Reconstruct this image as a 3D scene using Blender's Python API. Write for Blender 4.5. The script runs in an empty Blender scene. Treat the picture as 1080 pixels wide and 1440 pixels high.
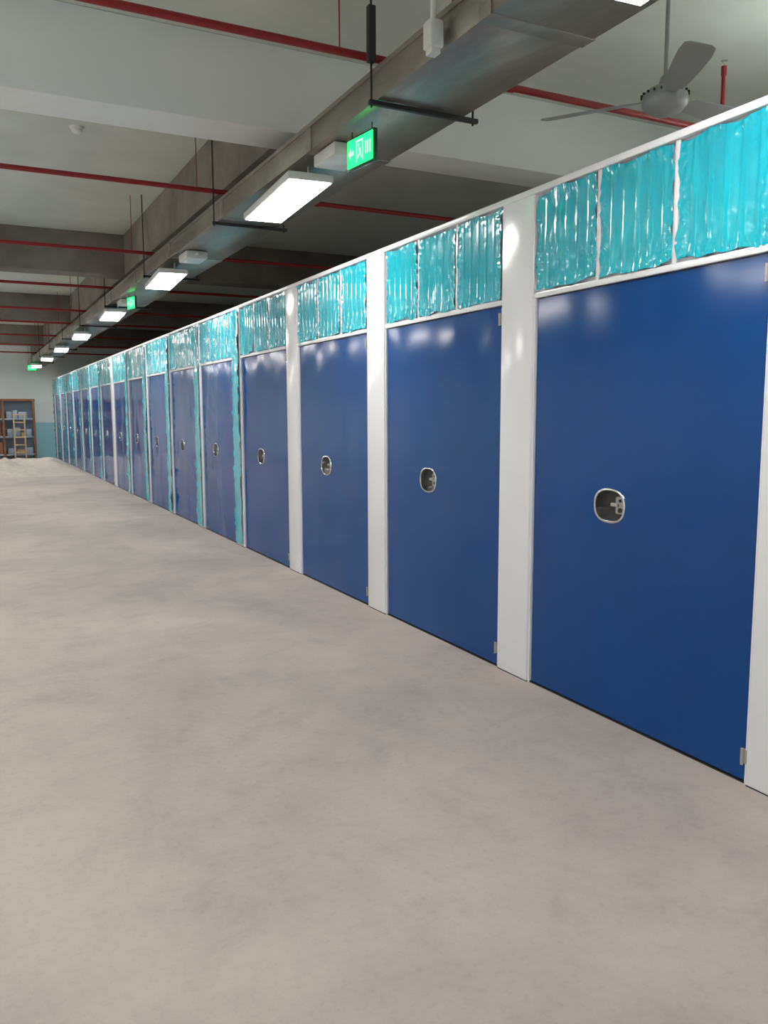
import bpy, bmesh, math, random
from mathutils import Matrix, Vector, noise
random.seed(7)
S=bpy.context.scene
COL=bpy.context.collection
# ---------------------------------------------------------------- materials
def mat(name,color,rough=.5,metal=0,spec=.5,coat=0,emit=None,estr=0):
    m=bpy.data.materials.new(name); m.use_nodes=True
    b=m.node_tree.nodes['Principled BSDF']
    b.inputs['Base Color'].default_value=(*color,1)
    b.inputs['Roughness'].default_value=rough
    b.inputs['Metallic'].default_value=metal
    b.inputs['Specular IOR Level'].default_value=spec
    b.inputs['Coat Weight'].default_value=coat
    b.inputs['Coat Roughness'].default_value=.12
    if emit:
        b.inputs['Emission Color'].default_value=(*emit,1)
        b.inputs['Emission Strength'].default_value=estr
    return m
def nodes(m): return m.node_tree.nodes, m.node_tree.links, m.node_tree.nodes['Principled BSDF']
def tex_coord(m,scale=(1,1,1),rot=0):
    n,l,b=nodes(m)
    g=n.new('ShaderNodeNewGeometry'); mp=n.new('ShaderNodeMapping'); mp.inputs['Scale'].default_value=scale
    mp.inputs['Rotation'].default_value=(0,0,rot)
    l.new(g.outputs['Position'],mp.inputs['Vector']); return mp.outputs['Vector']
def noise_n(m,vec,scale,detail=4,rough=.55,dist=0,ridged=False):
    n,l,b=nodes(m); t=n.new('ShaderNodeTexNoise')
    if ridged:
        t.noise_type='RIDGED_MULTIFRACTAL'; t.normalize=True
    t.inputs['Scale'].default_value=scale; t.inputs['Detail'].default_value=detail
    t.inputs['Roughness'].default_value=rough; t.inputs['Distortion'].default_value=dist
    l.new(vec,t.inputs['Vector']); return t.outputs['Fac']
def math_n(m,op,a,b2):
    n,l,b=nodes(m); t=n.new('ShaderNodeMath'); t.operation=op
    for i,v in enumerate((a,b2)):
        if isinstance(v,(int,float)): t.inputs[i].default_value=v
        else: l.new(v,t.inputs[i])
    return t.outputs[0]
def ramp(m,fac,stops):
    n,l,b=nodes(m); r=n.new('ShaderNodeValToRGB'); e=r.color_ramp.elements
    while len(e)<len(stops): e.new(.5)
    for i,(p,c) in enumerate(stops):
        e[i].position=p; e[i].color=(*c,1)
    l.new(fac,r.inputs['Fac']); return r.outputs['Color']
def mix(m,fac,a,b_,mode='MIX'):
    n,l,b=nodes(m); x=n.new('ShaderNodeMix'); x.data_type='RGBA'; x.blend_type=mode
    if isinstance(fac,(int,float)): x.inputs[0].default_value=fac
    else: l.new(fac,x.inputs[0])
    l.new(a,x.inputs[6]); l.new(b_,x.inputs[7]); return x.outputs[2]
def bump(m,fac,strength,dist):
    n,l,b=nodes(m); x=n.new('ShaderNodeBump'); x.inputs['Strength'].default_value=strength
    x.inputs['Distance'].default_value=dist; l.new(fac,x.inputs['Height']); l.new(x.outputs[0],b.inputs['Normal']); return x
# floor : dusty concrete
M_floor=mat('dusty_concrete',(.4,.36,.34),.75,spec=.25)
v=tex_coord(M_floor); n,l,b=nodes(M_floor)
vs=tex_coord(M_floor,(1,.35,1),.25)
c1=ramp(M_floor,noise_n(M_floor,v,.45,5,.6,.5),[(.3,(.385,.34,.32)),(.5,(.48,.42,.385)),(.7,(.58,.505,.455))])
c2=ramp(M_floor,noise_n(M_floor,v,2.6,8,.74,.4),[(.33,(.76,.77,.80)),(.5,(.96,.96,.96)),(.62,(1,1,1)),(.8,(1.0,.97,.94))])
c=mix(M_floor,.6,c1,c2,'MULTIPLY')
c4=ramp(M_floor,noise_n(M_floor,vs,1.4,5,.65,.6),[(.32,(.83,.82,.84)),(.52,(1,1,1))])
c=mix(M_floor,.5,c,c4,'MULTIPLY')
c3=ramp(M_floor,noise_n(M_floor,v,34,4,.75),[(.25,(.72,.72,.72)),(.5,(1,1,1))])
c=mix(M_floor,.45,c,c3,'MULTIPLY')
l.new(c,b.inputs['Base Color']); bump(M_floor,noise_n(M_floor,v,25,5,.7),.14,.01)
def concrete(name,a,b2,sc=.8):
    m=mat(name,a,.85,spec=.2); v=tex_coord(m); n,l,b=nodes(m)
    l.new(ramp(m,noise_n(m,v,sc,5,.6,.3),[(.3,a),(.7,b2)]),b.inputs['Base Color'])
    bump(m,noise_n(m,v,14,4,.6),.1,.01); return m
M_ceil=concrete('painted_slab',(.54,.58,.53),(.66,.70,.65))
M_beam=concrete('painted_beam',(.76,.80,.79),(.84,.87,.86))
M_beamd=concrete('dark_concrete_beam',(.17,.15,.13),(.30,.275,.245),1.6)  # darker tone for the lengthwise beam and the farther cross beams
M_wall=concrete('white_plaster',(.84,.87,.88),(.88,.90,.90))
M_teal=mat('teal_wall_paint',(.36,.68,.74),.5)
M_galv=mat('galvanised_steel',(.33,.31,.28),.36,metal=.7)
v=tex_coord(M_galv,(1,.35,1)); n,l,b=nodes(M_galv)
l.new(ramp(M_galv,noise_n(M_galv,v,2.2,6,.7,.5),[(.3,(.21,.185,.155)),(.55,(.36,.33,.29)),(.78,(.55,.525,.48))]),b.inputs['Base Color'])
M_dark=mat('dark_steel',(.035,.035,.035),.5,metal=.4)
M_red=mat('red_pipe_paint',(.28,.012,.02),.4)
M_white=mat('white_powder_coat',(.82,.83,.87),.2,spec=.55,coat=.3)
M_whitem=mat('white_plastic',(.75,.76,.74),.45)
v=tex_coord(M_white); bump(M_white,noise_n(M_white,v,1.7,2,.5),.14,.03)
# blue door
M_blue=mat('blue_powder_coat',(.0,.06,.3),.13,spec=.36,coat=0)
v=tex_coord(M_blue,(1,1,.55)); n,l,b=nodes(M_blue)
l.new(ramp(M_blue,noise_n(M_blue,v,.9,3,.5),[(.3,(.0,.052,.225)),(.7,(.0,.068,.275))]),b.inputs['Base Color'])
bump(M_blue,noise_n(M_blue,v,1.7,1,.4),.6,.045)
M_chrome=mat('chrome_rim',(.75,.76,.78),.15,metal=1)
M_recess=mat('handle_recess_dark',(.02,.02,.022),.35,metal=.1)
M_latch=mat('latch_grey_metal',(.40,.39,.36),.4,metal=.2)
M_gap=mat('dark_gap_shade',(.01,.01,.012),.6)  # near-black strips and backing paint the shade in the door gaps
# film
M_film=mat('teal_protective_film',(.0,.36,.44),.2,spec=.5,coat=.7)
v=tex_coord(M_film,(1,1,.4)); n,l,b=nodes(M_film)
fA=noise_n(M_film,v,5,4,.6,1.0)
l.new(ramp(M_film,fA,[(.25,(.0,.34,.46)),(.45,(.0,.42,.55)),(.62,(.003,.48,.61)),(.80,(.04,.60,.70))]),b.inputs['Base Color'])
soft=noise_n(M_film,v,9,3,.5,1.0)
v2=tex_coord(M_film,(1,1,.8))
crease=noise_n(M_film,v2,11,3,.6,.8,True)
mask=ramp(M_film,noise_n(M_film,v,2.3,2,.5),[(.5,(0,0,0)),(.68,(1,1,1))])
h_=math_n(M_film,'ADD',soft,math_n(M_film,'MULTIPLY',math_n(M_film,'MULTIPLY',crease,mask),1.0))
bump(M_film,h_,.25,.022)
b.inputs['Coat Roughness'].default_value=.04
M_panel=mat('led_diffuser',(.9,.9,.9),.5,emit=(1,.97,.92),estr=30)
M_uplight=mat('added_uplight',(.9,.9,.9),.5,emit=(.95,1,.96),estr=15)  # added glow on panel tops, only there to brighten the ceiling
M_exit=mat('exit_green_glow',(.0,.35,.1),.4,emit=(.01,1,.18),estr=2.4)
M_exitw=mat('exit_pictogram',(.02,.2,.05),.4,emit=(.45,1,.55),estr=1.6)
M_exitf=mat('exit_sign_housing',(.02,.10,.06),.25)
M_fan=mat('fan_enamel',(.36,.38,.38),.35,metal=.1)
M_sand=concrete('sand_rubble',(.50,.44,.395),(.62,.56,.50),5)
M_wood=concrete('brown_wood',(.20,.085,.045),(.32,.15,.09),6)
M_wood2=concrete('raw_timber',(.50,.34,.20),(.60,.44,.28),6)
M_steelb=mat('grey_blue_steel',(.34,.40,.48),.45,metal=.2)

# ---------------------------------------------------------------- mesh builder
class B:
    def __init__(s,name,mats):
        s.name=name; s.mats=mats; s.bm=bmesh.new()
    def _merge(s,t,mi,smooth=False):
        for f in t.faces: f.material_index=mi; f.smooth=smooth
        me=bpy.data.meshes.new('tmp'); t.to_mesh(me); t.free(); s.bm.from_mesh(me); bpy.data.meshes.remove(me)
    def box(s,a,b,mi=0,bev=0,rot=None,seg=2):
        t=bmesh.new(); bmesh.ops.create_cube(t,size=1)
        c=[(a[i]+b[i])/2 for i in range(3)]; d=[abs(b[i]-a[i]) for i in range(3)]
        bmesh.ops.scale(t,vec=d,verts=t.verts)
        if bev: bmesh.ops.bevel(t,geom=t.edges[:],offset=bev,segments=seg,affect='EDGES',profile=.5)
        if rot is not None: bmesh.ops.transform(t,matrix=rot,verts=t.verts)
        bmesh.ops.translate(t,vec=c,verts=t.verts); s._merge(t,mi)
    def cyl(s,p,q,r,mi=0,seg=14,r2=None):
        p=Vector(p);q=Vector(q); d=q-p; t=bmesh.new()
        bmesh.ops.create_cone(t,cap_ends=True,segments=seg,radius1=r,radius2=r if r2 is None else r2,depth=d.length)
        m=Matrix.Translation((p+q)/2)@d.to_track_quat('Z','Y').to_matrix().to_4x4()
        bmesh.ops.transform(t,matrix=m,verts=t.verts); s._merge(t,mi,True)
    def lathe(s,prof,origin,mi=0,seg=32):
        t=bmesh.new(); rings=[]
        for r,z in prof:
            rings.append([t.verts.new((origin[0]+r*math.cos(2*math.pi*i/seg),origin[1]+r*math.sin(2*math.pi*i/seg),origin[2]+z)) for i in range(seg)])
        for k in range(len(rings)-1):
            for i in range(seg):
                j=(i+1)%seg; t.faces.new((rings[k][i],rings[k][j],rings[k+1][j],rings[k+1][i]))
        t.faces.new(rings[0][::-1]); t.faces.new(rings[-1]); bmesh.ops.recalc_face_normals(t,faces=t.faces); s._merge(t,mi,True)
    def poly(s,pts,mi=0,thick=None):
        t=bmesh.new(); vs=[t.verts.new(p) for p in pts]; f=t.faces.new(vs)
        if thick:
            r=bmesh.ops.extrude_face_region(t,geom=[f]); bmesh.ops.translate(t,vec=thick,verts=[e for e in r['geom'] if isinstance(e,bmesh.types.BMVert)])
            bmesh.ops.recalc_face_normals(t,faces=t.faces)
        s._merge(t,mi)
    def done(s,parent=None,auto=True):
        me=bpy.data.meshes.new(s.name); s.bm.to_mesh(me); s.bm.free()
        for m in s.mats: me.materials.append(m)
        o=bpy.data.objects.new(s.name,me); COL.objects.link(o)
        if auto:
            try: me.set_sharp_from_angle(angle=math.radians(40))
            except Exception: pass
        if parent: o.parent=parent
        return o
def empty(name):
    o=bpy.data.objects.new(name,None); COL.objects.link(o); return o

# ---------------------------------------------------------------- room shell
XL,XR,YB,YF,ZC=-4.5,6.5,-7.0,31.3,4.12
r=B('floor',[M_floor]); r.box((XL-.2,YB-.2,-.15),(XR+.2,YF+.2,0)); r.done()
r=B('ceiling',[M_ceil]); r.box((XL-.2,YB-.2,ZC),(XR+.2,YF+.2,ZC+.15)); r.done()
for nm,a,b_ in (('wall_left',(XL-.2,YB,0),(XL,YF,ZC)),('wall_right',(XR,YB,0),(XR+.2,YF,ZC)),('wall_back',(XL,YB-.2,0),(XR,YB,ZC))):
    r=B(nm,[M_wall,M_teal]); r.box(a,b_); r.done()
r=B('wall_far',[M_wall,M_teal]); r.box((XL,YF,0),(XR,YF+.2,ZC)); r.box((2.0,YF-.012,0),(XR,YF,1.25),1); r.done()
# ceiling beams
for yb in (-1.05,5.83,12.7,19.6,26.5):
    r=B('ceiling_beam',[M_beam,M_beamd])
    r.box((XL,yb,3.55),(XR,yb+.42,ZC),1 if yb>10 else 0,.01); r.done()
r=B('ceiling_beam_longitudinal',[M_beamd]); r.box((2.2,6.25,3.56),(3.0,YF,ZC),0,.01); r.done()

# ---------------------------------------------------------------- partition
W=2.8312; ZD=2.169; ZT=2.754; Y0=2.257; P=1.8068; D=1.4861
N0,N1=-3,15
r=B('partition_frame',[M_white,M_gap])
YS=Y0+N0*P-.32; YE=Y0+N1*P+D+.32
for n_ in range(N0-1,N1+1):
    a=Y0+n_*P+D; b_=Y0+(n_+1)*P
    if n_==N1: b_=a+.32
    r.box((W-.016,a+.012,.004),(W+.08,b_-.012,ZT-.02),0,.008,seg=3)
    r.box((W-.004,a,0),(W+.06,a+.014,ZD),0); r.box((W-.004,b_-.014,0),(W+.06,b_,ZD),0)
    r.box((W-.012,a+.014,0),(W+.06,b_-.014,.006),1)
for n_ in range(N0,N1+1):
    a=Y0+n_*P; b_=a+D
    r.box((W-.008,a-.02,ZD),(W+.08,b_+.02,ZD+.03),0,.004)
    r.box((W+.012,a-.02,ZD+.02),(W+.06,b_+.02,ZT-.03),0)
    for k in (1,2): r.box((W-.008,a+k*D/3-.014,ZD+.025),(W+.03,a+k*D/3+.014,ZT-.03),0,.004)
    r.box((W+.07,a,0),(W+.075,b_,ZD),1)
r.box((W-.022,YS,ZT-.035),(W+.10,YE,ZT),0,.006)
r.box((W+.001,YS,-.0),(W+.07,YE,.006),1)
r.done()

# doors
def door(idx,n_):
    a=Y0+n_*P+.010; b_=Y0+n_*P+D-.010; z0=.012; z1=ZD-.006
    E=empty('door_%d'%idx)
    hy=Y0+n_*P+D/2+.125; hz=1.088; hw=.105; hh=.080
    x0=W+.006
    bm=bmesh.new()
    corners=[math.atan2(z-hz,y-hy) for y,z in ((a,z0),(b_,z0),(b_,z1),(a,z1))]
    angs=sorted([2*math.pi*k/40-math.pi for k in range(40)]+corners)
    def sup(t,w,h,e=2.5):
        c,s_=math.cos(t),math.sin(t)
        k=1/((abs(c)/w)**e+(abs(s_)/h)**e)**(1/e); return c*k,s_*k
    def rect(t):
        c,s_=math.cos(t),math.sin(t); k=1e9
        if c>1e-9:k=min(k,(b_-hy)/c)
        if c<-1e-9:k=min(k,(a-hy)/c)
        if s_>1e-9:k=min(k,(z1-hz)/s_)
        if s_<-1e-9:k=min(k,(z0-hz)/s_)
        return c*k,s_*k
    def ring(fn,x): return [bm.verts.new((x,hy+fn(t)[0],hz+fn(t)[1])) for t in angs]
    R0=ring(lambda t:sup(t,hw,hh),x0+.035); R1=ring(lambda t:sup(t,hw,hh),x0)
    R2=ring(rect,x0); R3=ring(rect,x0+.04)
    K=len(angs)
    for A_,B_ in ((R0,R1),(R1,R2),(R2,R3)):
        for i in range(K):
            j=(i+1)%K; bm.faces.new((A_[i],A_[j],B_[j],B_[i]))
    bm.faces.new(R3[::-1])
    bmesh.ops.recalc_face_normals(bm,faces=bm.faces)
    me=bpy.data.meshes.new('leaf'); bm.to_mesh(me); bm.free(); me.materials.append(M_blue)
    o=bpy.data.objects.new('leaf',me); COL.objects.link(o); o.parent=E
    # handle
    h=B('recessed_handle',[M_chrome,M_recess,M_latch]); t=bmesh.new()
    prof=[(0.0,.007),(-.004,.006),(-.006,.002),(-.006,-.002),(-.003,-.005),(.03,-.006)]
    A40=[2*math.pi*k/48 for k in range(48)]; rings=[]
    for dx,off in prof:
        rings.append([t.verts.new((x0+dx-.001,hy+sup(q,hw+off,hh+off)[0],hz+sup(q,hw+off,hh+off)[1])) for q in A40])
    for k in range(len(rings)-1):
        for i in range(48):
            j=(i+1)%48; f=t.faces.new((rings[k][i],rings[k][j],rings[k+1][j],rings[k+1][i]))
    bmesh.ops.recalc_face_normals(t,faces=t.faces); h._merge(t,0,True)
    h.poly([(x0+.030,hy+sup(q,hw-.003,hh-.003)[0],hz+sup(q,hw-.003,hh-.003)[1]) for q in A40],1)
    h.box((x0+.022,hy-.080,hz-.040),(x0+.03,hy-.016,hz+.046),2,.008)
    h.box((x0+.012,hy-.040,hz-.004),(x0+.026,hy+.010,hz+.014),2,.004)
    h.cyl((x0+.016,hy-.052,hz+.028),(x0+.024,hy-.052,hz+.028),.008,1)
    h.cyl((x0+.016,hy-.052,hz-.020),(x0+.024,hy-.052,hz-.020),.012,1)
    h.done(E)
    g=B('hinges',[M_latch])
    for z in (.12,ZD-.08):
        g.cyl((W-.012,a+.0,z-.035),(W-.012,a+.0,z+.035),.007); g.box((W-.008,a-.016,z-.03),(W+.005,a+.014,z+.03),0,.002)
    g.done(E)
for i,n_ in enumerate(range(N0,N1+1)): door(i+1,n_)

# films
def film_grid(bm,a,b_,z0,z1,x,ny,nz,seed,rib=True,amp=.010,jag=.012):
    g=[]
    for i in range(ny+1):
        row=[]
        for j in range(nz+1):
            u=i/ny; w=j/nz; y=a+(b_-a)*u; z=z0+(z1-z0)*w
            if i in(0,ny): y+=jag*noise.noise(Vector((seed,z*9,u*3)))
            if j in(0,nz): z+=jag*noise.noise(Vector((y*8,seed,w*5)))*1.2
            d=.0
            if rib: d+=.004*max(0,math.cos(y*2*math.pi/.083))**4
            big=max(0,noise.noise(Vector((y*2.2,z*2.2,seed+9)))+.1)
            d+=amp*.9*big*abs(noise.noise(Vector((y*7,z*4,seed))))*2
            d+=amp*.6*abs(noise.noise(Vector((y*15,z*7,seed+5))))*big*2
            edge=min(1,min(u*(b_-a),(1-u)*(b_-a))/.06); e2=min(1,min(w,1-w)*(z1-z0)/.06)
            d+=(1-edge*e2)*amp*1.8*abs(noise.noise(Vector((y*28,z*28,seed))))
            row.append(bm.verts.new((x-d,y,z)))
        g.append(row)
    for i in range(ny):
        for j in range(nz): bm.faces.new((g[i][j],g[i+1][j],g[i+1][j+1],g[i][j+1])).smooth=True
for n_ in range(N0,N1+1):
    ny=60 if n_<3 else (32 if n_<7 else 16); nz=44 if n_<3 else (20 if n_<7 else 12)
    bm=bmesh.new(); a=Y0+n_*P
    for k in range(3):
        film_grid(bm,a+k*D/3+.016+(0 if k else -.004),a+(k+1)*D/3-.016,ZD+.036,ZT-.044,W-.004,ny,nz,n_*3.1+k*7.7,jag=.022)
    me=bpy.data.meshes.new('protective_film_sheet'); bm.to_mesh(me); bm.free(); me.materials.append(M_film)
    o=bpy.data.objects.new('protective_film_sheet',me); COL.objects.link(o)
for n_ in range(3,N1+1):
    if n_==8: continue
    bm=bmesh.new(); a=Y0+n_*P+D; b_=a+P-D
    film_grid(bm,a+.03,b_-.03,.03,ZT-.05,W-.021,8,70,n_*2.3,False,.02,.02)
    me=bpy.data.meshes.new('protective_film_wrap'); bm.to_mesh(me); bm.free(); me.materials.append(M_film)
    o=bpy.data.objects.new('protective_film_wrap',me); COL.objects.link(o)

# ---------------------------------------------------------------- cable tray
r=B('cable_tray',[M_galv,M_dark])
TX0,TX1,TZ0,TZ1=2.05,2.60,3.20,3.36
yy=YB+.1
while yy<YF-.1:
    y2=min(yy+2.0,YF-.05)
    r.box((TX0,yy,TZ0),(TX1,y2-.006,TZ1),0,.004)
    r.box((TX0-.006,y2-.05,TZ0-.004),(TX1+.006,y2+.04,TZ1+.004),0,.002)
    yy=y2
r.box((TX0-.008,YB+.1,TZ1-.02),(TX1+.008,YF-.05,TZ1+.006),0)
r.done()
yh=4.12-3.1*3
while yh<YF-.5:
    r=B('tray_hanger',[M_dark])
    r.box((TX0-.05,yh-.014,TZ0-.032),(TX1+.08,yh+.014,TZ0-.007),0,.003)
    for x in (TX0-.035,TX1+.05):
        r.cyl((x,yh,TZ0-.045),(x,yh,3.56 if (x>2.2 and yh>6.2) else ZC),.006)
    if abs(yh-4.12)<.1: r.box((TX0-.055,yh-.018,TZ1+.02),(TX0-.015,yh+.018,TZ1+.30),0,.002)
    r.done(); yh+=3.1

# ---------------------------------------------------------------- LED panels
def panel(cx,cy,rot=-4,up=True,w=.155):
    r=B('led_panel_light',[M_whitem,M_panel,M_uplight])
    lg=.62; z=3.05
    r.box((-w,-lg,z+.0),(w,lg,z+.05),0,.008)
    r.box((-w+.014,-lg+.014,z-.004),(w-.014,lg-.014,z+.002),1)
    if up: r.box((-w+.03,-lg+.03,z+.048),(w-.03,lg-.03,z+.053),2)
    for yy in (-.4,.4):
        r.cyl((0.05,yy,z+.05),(.05,yy,3.197 if cx==2.14 else ZC),.006,0); r.box((.02,yy-.03,z+.052),(.08,yy+.03,z+.062),0,.003)
    o=r.done(); o.location=(cx,cy,0); o.rotation_euler=(0,0,math.radians(rot)); return o
for cy in (-2.0,1.88,5.80,9.78,13.6,17.45,21.2,25.0,28.8):
    panel(2.14,cy,up=False)
for cy in (-2.0,1.88,5.8,9.78,13.6,17.45,21.2,25.0,28.8): panel(-1.9,cy,0,w=.28)
for cy in (-2.0,.9,3.3): panel(5.0,cy,0)  # added panels hidden behind the partition, to lighten the ceiling above it

# junction boxes under the tray
for cy in (4.98,8.75,12.7):
    r=B('junction_box',[M_whitem]); r.box((2.10,cy-.17,3.12),(2.32,cy+.17,3.196),0,.012); r.cyl((2.2,cy-.17,3.16),(2.2,cy-.25,3.16),.012); r.done()
# conduit with box
r=B('conduit_drop',[M_whitem]); r.cyl((1.985,3.42,3.30),(1.985,3.42,ZC),.014); r.box((1.95,3.38,3.18),(2.02,3.46,3.30),0,.012); r.box((1.96,3.39,3.155),(2.01,3.45,3.185),0,.008); r.done()

# ---------------------------------------------------------------- sprinkler pipes
for yp,heads in ((-1.9,()),(1.15,()),(4.27,(4.78,2.62)),(7.32,()),(10.42,()),(13.5,()),(16.7,()),(19.1,()),(22.3,()),(25.4,()),(28.6,())):
    r=B('sprinkler_pipe',[M_red,M_chrome])
    r.cyl((XL+.02,yp,3.47),(XR-.02,yp,3.47),.021)
    x=-3.2
    while x<6.4:
        r.cyl((x-.03,yp,3.47),(x+.03,yp,3.47),.028)
        x+=3.1
    for hx in set(heads)|{-2.3}:
        r.cyl((hx,yp,3.47),(hx,yp,3.86),.014); r.cyl((hx-.03,yp,3.47),(hx+.03,yp,3.47),.030)
        r.cyl((hx,yp,3.84),(hx,yp,3.90),.019); r.cyl((hx,yp,3.90),(hx,yp,3.935),.006,1); r.cyl((hx,yp,3.935),(hx,yp,3.94),.022,1)
    for hx in (-3.6,.2,1.9):
        r.cyl((hx,yp,3.49),(hx,yp,ZC),.004)
    r.done()
# smoke detector on the slab
r=B('smoke_detector',[M_whitem]); r.lathe([(.03,-.055),(.045,-.045),(.05,-.02),(.06,-.015),(.06,0)],(1.05,8.2,ZC)); r.done()

# ---------------------------------------------------------------- exit signs
def exit_sign(x,y,z,rz,s=1):
    r=B('exit_sign',[M_exitf,M_exit,M_exitw,M_dark])
    r.box((-.014,-.19,-.09),(.014,.19,.09),0,.006)
    for sx in (-1,1):
        X=sx*.0155
        r.box((min(X,X-sx*.002),-.178,-.078),(max(X,X-sx*.002),.178,.078),1)
        X2=sx*.0175
        def q(pts): r.poly([(X2,-sx*p[0] if sx>0 else p[0],p[1]) for p in pts],2)
        q([(.165,0),(.13,.035),(.13,.012),(.085,.012),(.085,-.012),(.13,-.012),(.13,-.035)])
        q([(.05,-.06),(.05,.06),(.035,.06),(.035,-.06)]); q([(-.035,-.06),(-.035,.06),(-.05,.06),(-.05,-.06)]); q([(.05,.06),(-.05,.06),(-.05,.048),(.05,.048)])
        q([(.012,.02),(.024,.032),(.012,.042),(0,.032)])
        q([(.015,.018),(-.012,.014),(-.018,-.018),(.006,-.018)]); q([(.006,-.015),(.03,-.03),(.028,-.045),(-.006,-.022)]); q([(-.018,-.015),(-.004,-.02),(-.026,-.05),(-.034,-.045)])
        for yy in (-.075,-.105,-.135): q([(yy,-.035),(yy,.035),(yy-.018,.035),(yy-.018,-.035)])
    for yy in (-.14,.14): r.cyl((0,yy,.09),(0,yy,.128),.004,3)
    o=r.done(); o.location=(x,y,z); o.rotation_euler=(0,0,rz); o.scale=(1,s,1); return o
exit_sign(2.13,4.48,3.05,math.radians(7),.76)
exit_sign(2.16,12.0,3.07,math.radians(14),.66)
exit_sign(2.10,30.0,3.07,math.radians(60),.8)

# ---------------------------------------------------------------- ceiling fan
F=empty('ceiling_fan'); F.location=(3.64,3.66,0)
r=B('motor_and_rod',[M_fan,M_dark])
r.lathe([(.02,3.22),(.06,3.225),(.10,3.245),(.125,3.275),(.13,3.30),(.12,3.335),(.085,3.365),(.04,3.38),(.03,3.42),(.014,3.44)],(0,0,0))
r.cyl((0,0,3.42),(0,0,ZC-.08),.012)
r.lathe([(.02,ZC-.16),(.05,ZC-.10),(.065,ZC-.02),(.065,ZC)],(0,0,0))
for k in range(20):
    a=2*math.pi*k/20; c_,s_=math.cos(a),math.sin(a); r.box((c_*.122-.012,s_*.122-.003,3.33-.006),(c_*.122+.012,s_*.122+.003,3.33+.006),1,0,Matrix.Rotation(a,4,'Z'))
r.done(F)
for k,ang in enumerate((-122,125,4)):
    bl=B('blade_%d'%(k+1),[M_fan,M_dark]); t=bmesh.new()
    L_=[(.10,.025),(.17,.03),(.2,.055),(.30,.066),(.45,.076),(.60,.082),(.69,.074),(.71,.05)]
    up=[];lo=[]
    for x,w in L_:
        zt_=3.31-.004; tilt=math.radians(-14)
        up.append(t.verts.new((x,w,zt_+w*math.sin(tilt)))); lo.append(t.verts.new((x,-w,zt_-w*math.sin(tilt))))
    for i in range(len(L_)-1): t.faces.new((up[i],up[i+1],lo[i+1],lo[i]))
    e=bmesh.ops.extrude_face_region(t,geom=t.faces[:]); bmesh.ops.translate(t,vec=(0,0,.005),verts=[q for q in e['geom'] if isinstance(q,bmesh.types.BMVert)])
    bmesh.ops.recalc_face_normals(t,faces=t.faces); bmesh.ops.rotate(t,cent=(0,0,0),matrix=Matrix.Rotation(math.radians(ang),3,'Z'),verts=t.verts)
    bl._merge(t,0); bl.done(F)

# ---------------------------------------------------------------- far end
bm=bmesh.new(); nx,ny=40,40; g=[]
for i in range(nx+1):
    row=[]
    for j in range(ny+1):
        x=-.6+3.3*i/nx; y=22.0+5.5*j/ny
        u=(i/nx-.5)*2; v_=(j/ny-.5)*2; rr=max(0,1-u*u)*max(0,1-v_*v_)
        h=rr**.8*(.18+.45*max(0,noise.noise(Vector((x*1.1,y*.8,3)))+.15)+.06*noise.noise(Vector((x*6,y*6,1))))
        row.append(bm.verts.new((x,y,max(0,h)+.001)))
    g.append(row)
for i in range(nx):
    for j in range(ny): bm.faces.new((g[i][j],g[i+1][j],g[i+1][j+1],g[i][j+1])).smooth=True
me=bpy.data.meshes.new('sand_pile'); bm.to_mesh(me); bm.free(); me.materials.append(M_sand); COL.objects.link(bpy.data.objects.new('sand_pile',me))

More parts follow.
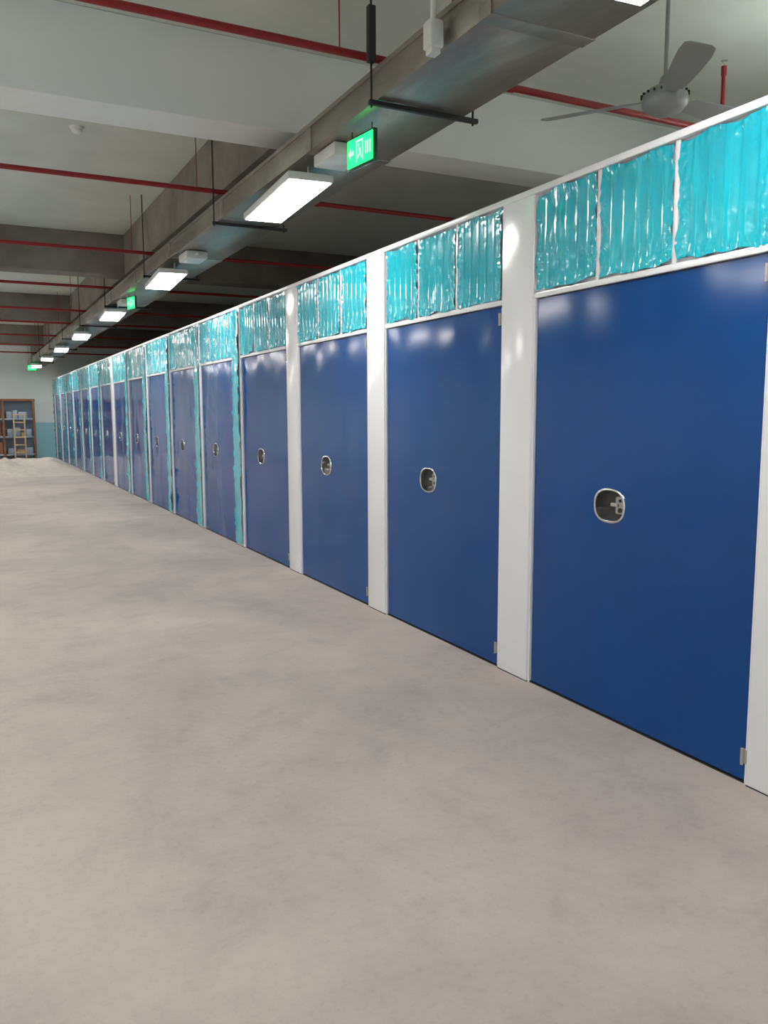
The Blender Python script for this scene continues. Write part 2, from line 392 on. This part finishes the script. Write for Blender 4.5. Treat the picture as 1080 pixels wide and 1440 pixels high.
r=B('timber_rack',[M_wood,M_wood2,M_steelb])
x0,x1,y0_,y1_=.2,2.1,30.5,31.2
for x in (x0,x0+.95,x1):
    for y in (y0_,y1_): r.box((x-.035,y-.035,0),(x+.035,y+.035,2.05),0,.004)
for z in (.15,.75,1.35):
    r.box((x0-.03,y0_-.03,z),(x1+.03,y1_+.03,z+.05),2,.004)
r.box((x0-.05,y0_-.04,1.98),(x1+.05,y1_+.03,2.05),0,.004)
r.box((x0,y1_-.06,.1),(x1,y1_-.04,2.0),2)
random.seed(3)
for z in (.2,.8,1.4):
    x=x0+.08
    while x<x0+.85:
        w=random.uniform(.1,.2); w=min(w,x0+.91-x); r.box((x,y0_+.05,z),(x+w-.01,y1_-.1,z+random.uniform(.3,.5)),0,.005); x+=w
    x=x0+1.05
    while x<x1-.2:
        w=random.uniform(.15,.3); w=min(w,x1-.06-x); r.box((x,y0_+.05,z),(x+w-.02,y1_-.15,z+random.uniform(.1,.3)),random.choice((1,2,2)),.005); x+=w
r.done()
r=B('timber_step_ladder',[M_wood2])
for sx in (1.45,1.78):
    r.box((sx-.02,30.12,0),(sx+.02,30.18,1.55),0,.003)
for z in (.25,.5,.75,1.0,1.25,1.5): r.box((1.45,30.12,z),(1.78,30.17,z+.04),0,.003)
for sx in (1.45,1.78): r.cyl((sx,30.17,1.5),(sx,30.42,0),.018)
r.done()

# ---------------------------------------------------------------- world and camera
w=bpy.data.worlds.new('World'); S.world=w; w.use_nodes=True
w.node_tree.nodes['Background'].inputs[0].default_value=(.6,.7,.8,1); w.node_tree.nodes['Background'].inputs[1].default_value=.1
th,ps,ro=.1199,.4680,-.0030
Fv=Vector((math.sin(ps)*math.cos(th),math.cos(ps)*math.cos(th),-math.sin(th)))
R=Vector((math.cos(ps),-math.sin(ps),0)); U=R.cross(Fv)
R2=R*math.cos(ro)+U*math.sin(ro); U2=-R*math.sin(ro)+U*math.cos(ro)
cam=bpy.data.cameras.new('camera'); co=bpy.data.objects.new('camera',cam); COL.objects.link(co)
M=Matrix((R2,U2,-Fv)).transposed().to_4x4(); M.translation=(0,0,1.55); co.matrix_world=M
cam.sensor_fit='VERTICAL'; cam.sensor_height=36; cam.lens=1158.1/1440*36; cam.clip_start=.05
S.camera=co
S.view_settings.view_transform='Standard'; S.view_settings.look='None'; S.view_settings.exposure=-0.08; S.view_settings.gamma=1.0
